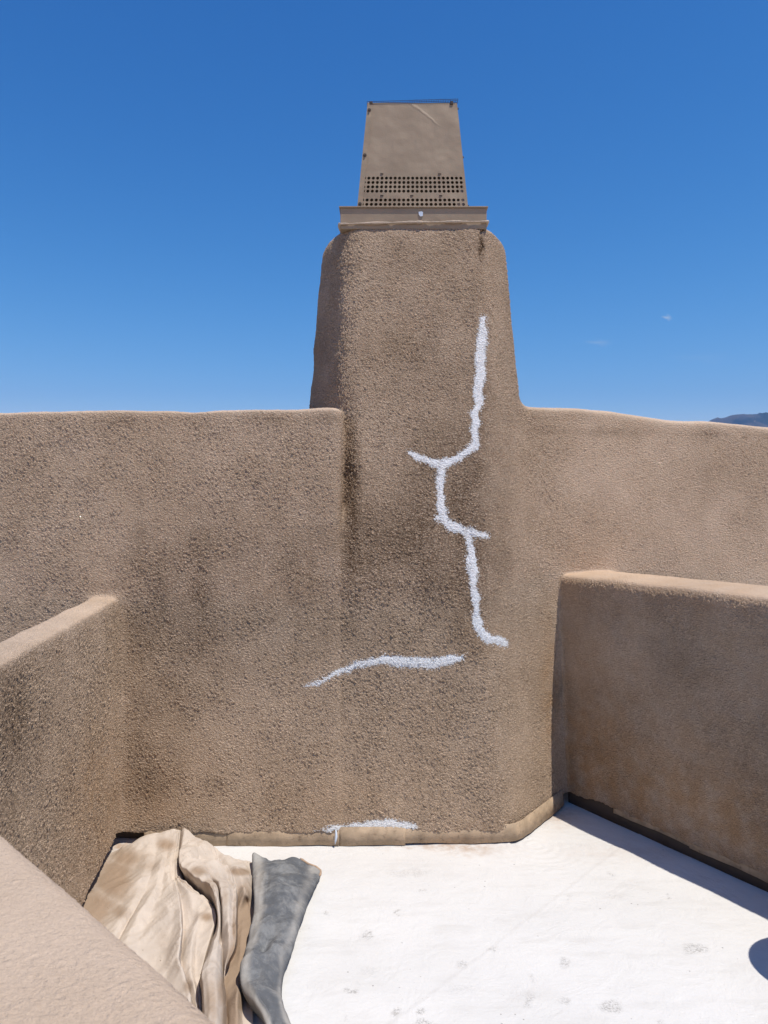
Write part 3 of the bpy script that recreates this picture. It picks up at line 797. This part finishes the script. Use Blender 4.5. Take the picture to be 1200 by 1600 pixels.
def z2(X, Y): return 60+X/2.4, 1250+Y/2.4       # a closer enlarged view of the cloth -> photo pixels
COLS = [  # fold lines from the wall toward the camera: position in the enlarged view, height
 [(244,204,.004),(208,270,.004),(174,338,.004),(142,402,.004),(104,472,.004),(34,562,.004),(-66,682,.004),(-186,822,.004),(-306,960,.004)],
 [(254,198,.010),(220,264,.010),(186,334,.010),(154,400,.010),(110,470,.010),(40,560,.010),(-60,680,.010),(-180,820,.010),(-300,960,.010)],
 [(328,172,.034),(304,250,.028),(280,330,.022),(250,400,.020),(210,490,.020),(150,600,.02),(60,720,.02),(-40,840,.02),(-140,960,.02)],
 [(415,140,.062),(405,215,.058),(385,300,.052),(352,390,.046),(296,490,.040),(236,600,.04),(166,720,.04),(66,840,.04),(-30,960,.04)],
 [(440,138,.058),(438,222,.046),(418,306,.034),(384,396,.026),(330,490,.020),(276,592,.02),(226,705,.02),(160,840,.02),(90,960,.02)],
 [(478,137,.058),(466,225,.056),(450,300,.050),(425,372,.056),(380,450,.050),(330,560,.044),(330,700,.04),(360,840,.04),(370,960,.04)],
 [(492,137,.056),(480,230,.048),(468,312,.040),(452,392,.036),(414,480,.030),(372,585,.030),(370,700,.03),(420,840,.03),(440,960,.03)],
 [(512,137,.057),(495,230,.054),(488,318,.048),(497,398,.066),(462,505,.058),(420,600,.046),(420,700,.040),(480,840,.04),(520,960,.04)],
 [(520,137,.057),(503,232,.052),(500,322,.044),(514,400,.080),(500,500,.070),(478,605,.060),(486,690,.050),(525,800,.04),(560,960,.04)],
 [(525,137,.057),(508,233,.054),(510,322,.048),(530,405,.094),(536,500,.100),(526,612,.092),(545,684,.075),(568,770,.06),(600,960,.05)],
 [(527,138,.056),(511,235,.052),(516,326,.046),(537,412,.050),(541,506,.024),(532,618,.010),(551,692,.010),(574,778,.010),(606,960,.010)],
 [(529,137,.057),(514,236,.056),(524,318,.058),(566,382,.074),(580,470,.052),(570,590,.044),(576,680,.032),(592,770,.02),(612,960,.015)],
 [(530,137,.057),(516,237,.054),(528,312,.052),(588,376,.060),(600,450,.070),(590,560,.030),(590,670,.020),(600,772,.012),(614,960,.010)],
 [(531,137,.058),(519,238,.060),(526,294,.062),(600,369,.066),(644,421,.066),(662,470,.060),(630,565,.040),(600,670,.020),(608,772,.012),],
 [(533,138,.050),(530,258,.006),(570,345,.004),(626,396,.004),(658,421,.020),(672,485,.020),(638,570,.008),(607,672,.004),(615,775,.004)],
 [(548,136,.078),(526,236,.105),(566,288,.112),(640,342,.118),(662,398,.114),(674,480,.096),(645,568,.092),(613,668,.096),(620,772,.090)],
 [(566,142,.074),(560,236,.112),(612,290,.118),(654,340,.122),(669,398,.118),(678,475,.100),(656,560,.104),(634,665,.110),(642,770,.104)],
 [(590,158,.066),(602,242,.086),(646,300,.104),(667,346,.108),(676,401,.104),(681,472,.090),(672,558,.098),(660,664,.104),(668,772,.098)],
 [(593,160,.064),(606,245,.080),(652,304,.092),(672,353,.024),(682,406,.012),(685,478,.020),(682,560,.080),(682,664,.080),(690,775,.070)],
 [(600,163,.062),(622,247,.080),(668,300,.108),(677,348,.114),(687,401,.110),(690,480,.096),(690,560,.070),(694,662,.030),(702,775,.020)],
 [(628,176,.052),(662,250,.068),(700,300,.096),(712,352,.104),(712,420,.112),(712,490,.114),(714,560,.100),(698,648,.060),(702,778,.014)],
 [(640,182,.046),(684,256,.050),(716,310,.074),(728,366,.084),(726,426,.090),(726,495,.098),(727,560,.096),(697,650,.056),(703,781,.012)],
 [(650,187,.042),(700,258,.056),(734,312,.084),(741,372,.090),(740,430,.098),(739,500,.104),(734,560,.098),(696,652,.054),(704,785,.012)],
 [(652,189,.036),(705,264,.036),(738,322,.050),(746,392,.018),(744,442,.010),(744,512,.006),(739,572,.004),(698,662,.004),(706,790,.004)],
 [(672,200,.034),(722,246,.052),(758,298,.062),(772,352,.060),(768,410,.012),(764,500,.012),(755,600,.012),(730,690,.012),(720,800,.014)],
 [(690,212,.030),(745,242,.046),(780,290,.036),(786,356,.052),(784,402,.010),(782,500,.010),(775,600,.010),(750,690,.020),(745,800,.026)],
 [(715,230,.022),(775,238,.022),(800,290,.018),(806,360,.014),(806,430,.008),(806,510,.008),(795,600,.008),(770,690,.006),(765,800,.004)],
 [(730,236,.016),(812,240,.014),(825,300,.012),(830,370,.010),(832,440,.008),(832,520,.008),(820,600,.008),(805,690,.006),(805,830,.004)]]
for c_ in COLS:
    if len(c_) == 8: c_.append((616, 960, .010))
    (ax_, ay_, _), (bx_, by_, bz_) = c_[-2], c_[-1]
    c_.append((bx_+(bx_-ax_)*.8, max(by_+120, 1080), bz_))
def lofted(rows_, nu, nv, lin=(True, True), blur=(3, 2)):
    A = np.array(rows_, float)
    def one(A, n, lin):
        m = A.shape[0]; u = np.linspace(0, m-1, n); i = np.clip(u.astype(int), 0, m-2); f = (u-i)[:, None, None]
        g = lambda k: A[np.clip(i+k, 0, m-1)]
        if lin: return g(0)+(g(1)-g(0))*f
        return .5*(2*g(0)+(-g(-1)+g(1))*f+(2*g(-1)-5*g(0)+4*g(1)-g(2))*f*f+(-g(-1)+3*g(0)-3*g(1)+g(2))*f*f*f)
    B = one(one(A, nu, lin[0]).swapaxes(0, 1), nv, lin[1]).swapaxes(0, 1)
    def blurax(B, n):
        for _ in range(n):
            P_ = np.concatenate([B[:1], B, B[-1:]]); B = .25*P_[:-2]+.5*P_[1:-1]+.25*P_[2:]
        return B
    B = blurax(B, blur[0]); B = blurax(B.swapaxes(0, 1), blur[1]).swapaxes(0, 1)
    D = (CH-B[..., 2])*FPX/(B[..., 1]-HY)
    return np.stack([(B[..., 0]-600)/FPX*D, D, B[..., 2]], -1)
def resamp(A, nu, nv):
    def one(A, n):
        m = A.shape[0]; u = np.linspace(0, m-1, n); i = np.clip(u.astype(int), 0, m-2); f = (u-i)[:, None, None]
        g = lambda k: A[np.clip(i+k, 0, m-1)]
        return .5*(2*g(0)+(-g(-1)+g(1))*f+(2*g(-1)-5*g(0)+4*g(1)-g(2))*f*f+(-g(-1)+3*g(0)-3*g(1)+g(2))*f*f*f)
    return one(one(A, nu).swapaxes(0, 1), nv).swapaxes(0, 1)
def creases(P, seed, f0=5., n=5):
    """sharp crumple lines: folded (absolute-valued) noise at a few sizes and slants"""
    z = 0
    rr = np.random.default_rng(seed)
    for k in range(n):
        a = rr.uniform(-.9, .9); c, s_ = math.cos(a), math.sin(a)
        Q = np.stack([(P[..., 0]*c+P[..., 1]*s_), (-P[..., 0]*s_+P[..., 1]*c)*rr.uniform(.35, .7), P[..., 2]*0+k], -1)
        f = f0*1.45**k
        z = z+(np.abs(vnoise(Q, f, seed+k))-.35)*(-.75**k)*(1/f)*.16
    return z
GC = lofted([[(*z2(COLS[c][r][0], COLS[c][r][1]), COLS[c][r][2]) for c in range(len(COLS))] for r in range(10)], 130, 28*7, (False, True), (1, 1))
w_ = np.clip(GC[..., 2]/.03, .15, 1)
GC[..., 2] += (creases(GC, 301, 4.5, 6)*1.7+.006*fnoise(GC, 5, 2, 303))*w_
GC = resamp(GC, 520, 588)
nz = creases(GC, 331, 20., 4)*1.1+.0006*fnoise(GC, 60, 2, 85)
GC[..., 2] = np.maximum(GC[..., 2]+nz*np.clip(GC[..., 2]/.03, .1, 1), .003)
GC[..., 0] += .4*nz; GC[..., 1] = np.minimum(GC[..., 1], 3.592)
VC = GC.reshape(-1, 3)
I = np.arange(len(VC)).reshape(GC.shape[:2])
FC = np.stack([I[:-1, :-1], I[1:, :-1], I[1:, 1:], I[:-1, 1:]], -1).reshape(-1, 4)
spx = 600+VC[:, 0]/VC[:, 1]*FPX; spy = HY+(CH-VC[:, 2])/VC[:, 1]*FPX
st = np.zeros(len(VC))
for (zx, zy, rx, ry, a) in ((280, 300, 38, 36, 1.0), (200, 400, 40, 36, 1.0), (330, 220, 34, 20, .75), (480, 170, 16, 12, .9), (420, 250, 30, 14, .45), (300, 420, 22, 14, .7),
                            (775, 480, 16, 60, 1.7), (755, 620, 22, 40, 1.7), (740, 720, 30, 30, 1.7), (720, 820, 16, 40, 1.3), (650, 760, 14, 50, .75), (735, 480, 5, 40, .8), (600, 270, 16, 10, .8), (760, 270, 20, 7, 1.0), (700, 360, 8, 30, .5),
                            (560, 700, 7, 14, .7), (640, 320, 18, 16, .5), (630, 440, 12, 8, .8), (470, 520, 14, 30, .35), (340, 560, 40, 14, .3), (620, 150, 30, 8, .25), (720, 600, 6, 20, .9)):
    cx, cy = z2(zx, zy)
    st = np.maximum(st, a*np.exp(-((spx-cx)/rx)**2-((spy-cy)/ry)**2))
oc = (-.85, 2.9, 0)
cloth = mesh_np('drop_cloth', VC, FC, CANVAS, attrs=dict(stain=st+.08), origin=oc)
md = cloth.modifiers.new('thickness', 'SOLIDIFY'); md.thickness = .0018; md.offset = 1
tag(cloth, 'rumpled beige canvas drop cloth with brown stains on the white roof', 'drop cloth')

# grey cloth: a doubled band of stiff canvas lying on the beige one (cross sections from top to bottom)
def g(zx, zy, z): a, b = zc_(zx, zy); return (a, b, z)
GR = [  # underside lip, left edge, body..., right edge, tucked lip
    [g(775, 336, .012), g(772, 319, .045), g(820, 309, .062), g(880, 303, .068), g(940, 303, .066), g(1000, 328, .058), g(1044, 357, .045), g(1036, 385, .010)],
    [g(776, 400, .012), g(774, 385, .046), g(825, 370, .070), g(880, 372, .082), g(935, 375, .076), g(990, 385, .060), g(1032, 400, .040), g(1024, 418, .008)],
    [g(782, 480, .012), g(777, 465, .046), g(822, 455, .060), g(868, 450, .080), g(915, 455, .084), g(962, 465, .070), g(1000, 472, .045), g(990, 492, .006)],
    [g(788, 560, .012), g(778, 545, .044), g(820, 535, .070), g(862, 530, .074), g(905, 540, .066), g(942, 548, .060), g(975, 555, .040), g(966, 572, .006)],
    [g(766, 655, .012), g(758, 640, .050), g(805, 625, .074), g(850, 622, .066), g(885, 628, .072), g(920, 640, .060), g(942, 655, .038), g(934, 670, .006)],
    [g(742, 745, .012), g(734, 730, .046), g(775, 715, .064), g(815, 705, .050), g(850, 690, .080), g(880, 705, .070), g(918, 730, .036), g(910, 745, .006)],
    [g(730, 840, .012), g(722, 828, .044), g(765, 810, .078), g(810, 795, .082), g(850, 785, .070), g(875, 790, .060), g(890, 800, .036), g(882, 812, .006)],
    [g(765, 925, .012), g(755, 910, .050), g(785, 895, .070), g(820, 885, .078), g(850, 880, .066), g(872, 885, .056), g(886, 895, .036), g(878, 905, .006)],
    [g(812, 985, .012), g(800, 972, .040), g(825, 965, .052), g(850, 960, .056), g(868, 962, .054), g(888, 972, .046), g(908, 985, .030), g(908, 1000, .006)],
    [g(845, 1060, .010), g(835, 1050, .036), g(860, 1045, .046), g(882, 1045, .050), g(905, 1048, .048), g(930, 1060, .040), g(950, 1070, .026), g(944, 1080, .006)],
    [g(870, 1180, .006), g(860, 1170, .02), g(885, 1165, .03), g(910, 1160, .03), g(935, 1165, .03), g(960, 1175, .03), g(975, 1185, .02), g(970, 1190, .006)]]
G = lofted(GR, 150, 90, (False, False), (1, 1))
wv_ = np.clip(G[..., 2]/.03, 0, 1)
G[..., 2] += (creases(G, 411, 5., 6)*2.2+.010*fnoise(G, 8, 2, 91))*wv_
G = resamp(G, 460, 240)
G[..., 2] += creases(G, 431, 22., 3)*1.0*np.clip(G[..., 2]/.03, 0, 1)
vg = np.linspace(0, 1, G.shape[1])
G[..., 2] += .0022*(1/(1+np.exp(-(.30-vg)/.004)))*(vg > .12)        # stitched hem along the near-left edge
G[..., 2] = np.maximum(G[..., 2], .004)
I = np.arange(G.shape[0]*G.shape[1]).reshape(G.shape[:2])
FF = np.stack([I[:-1, :-1], I[1:, :-1], I[1:, 1:], I[:-1, 1:]], -1).reshape(-1, 4)
GV = G.reshape(-1, 3)
vv = np.tile(np.linspace(0, 1, G.shape[1]), G.shape[0])
stg = .10+.75*np.exp(-((vv-.2)/.08)**2)+np.clip(fnoise(GV, 7, 3, 93), 0, 1)*.9+.4*np.exp(-((vv-.75)/.08)**2)
og = (-.45, 2.9, 0)
grey = mesh_np('drop_cloth', GV, FF, GREY, attrs=dict(stain=stg), origin=og)
md = grey.modifiers.new('thickness', 'SOLIDIFY'); md.thickness = .003; md.offset = 1
tag(grey, 'narrow folded dark grey cloth lying along the right edge of the beige canvas', 'drop cloth')
# its turned hem at the far right corner
HEM = plain('tan_hem', (.42, .30, .21), .9, .15, 30, .002, 80)
n_ = G.shape[1]
hp = [Vector(G[0, int(n_*t)])+Vector((.002, .003, .003)) for t in (.62, .70, .78, .85)]+[Vector(G[int(r_), int(n_*.86)])+Vector((.003, 0, .002)) for r_ in (6, 16, 26)]
o = link_bm('hem', bead([tuple(p) for p in hp], .0052, seed=2, jit=.2), HEM, grey, True)

# ------------------------------------------------------------------ land, mountains
LAND = plain('desert_ground', (.24, .19, .13), .95, .3, .004)
bm = bmesh.new()
v = [bm.verts.new(p) for p in ((-22000, -22000, -3.6), (22000, -22000, -3.6), (22000, 22000, -3.6), (-22000, 22000, -3.6))]
bm.faces.new(v); tag(link_bm('ground', bm, LAND), kind='structure')
def rock():
    M = MatB('mountain_rock'); P = M.pos()
    a = M.noise(P, .0022, 6, .65); c = M.mix(M.rng(a, .42, .60), (.022, .028, .02), (.085, .072, .055))
    c = M.mix(M.rng(M.noise(P, .006, 5, .7), .60, .68), c, (.20, .18, .155))
    M.l(c, M.b.inputs['Base Color']); M.b.inputs['Roughness'].default_value = .95
    return M.m
nx, ny = 420, 90
mx = np.linspace(-1500, 15000, nx); my = np.linspace(7600, 14000, ny)
XX, YY = np.meshgrid(mx, my, indexing='ij'); Pm = np.stack([XX, YY, 0*XX], -1)
ridge = np.interp(XX*10000/YY, [-2000, 0, 2500, 3600, 4350, 4700, 5000, 5600, 6500, 8000, 11000, 15000], [150, 300, 560, 850, 1150, 1230, 1325, 1480, 1700, 1950, 1800, 1300])
cross = np.interp(YY, [7600, 8600, 10000, 11200, 14000], [0, .45, 1, .8, .2])
rn = 1-np.abs(fnoise(Pm, 1/900, 5, 95, .55))*1.9
zm = ridge*cross*(.90+.10*rn)+ridge*.16*(rn-.75)*(1-np.abs(cross-.55))-10
I = np.arange(nx*ny).reshape(nx, ny)
FF = np.stack([I[:-1, :-1], I[1:, :-1], I[1:, 1:], I[:-1, 1:]], -1).reshape(-1, 4)
tag(mesh_np('mountains', np.stack([XX, YY, zm], -1).reshape(-1, 3), FF, rock()), kind='structure')

# ------------------------------------------------------------------ air
HZ = bpy.data.materials.new('haze_air'); HZ.use_nodes = True; ht = HZ.node_tree; ht.nodes.clear()
ho = ht.nodes.new('ShaderNodeOutputMaterial'); hv = ht.nodes.new('ShaderNodeVolumePrincipled')
hv.inputs['Color'].default_value = (.20, .48, 1.0, 1); hv.inputs['Density'].default_value = 5e-5; hv.inputs['Anisotropy'].default_value = 0.0
ht.links.new(hv.outputs[0], ho.inputs['Volume'])
bm = bmesh.new(); bm_box(bm, (-15500, -2500, -4.6), (15500, 14500, 2150))
hz = link_bm('haze', bm, HZ); tag(hz, kind='stuff')
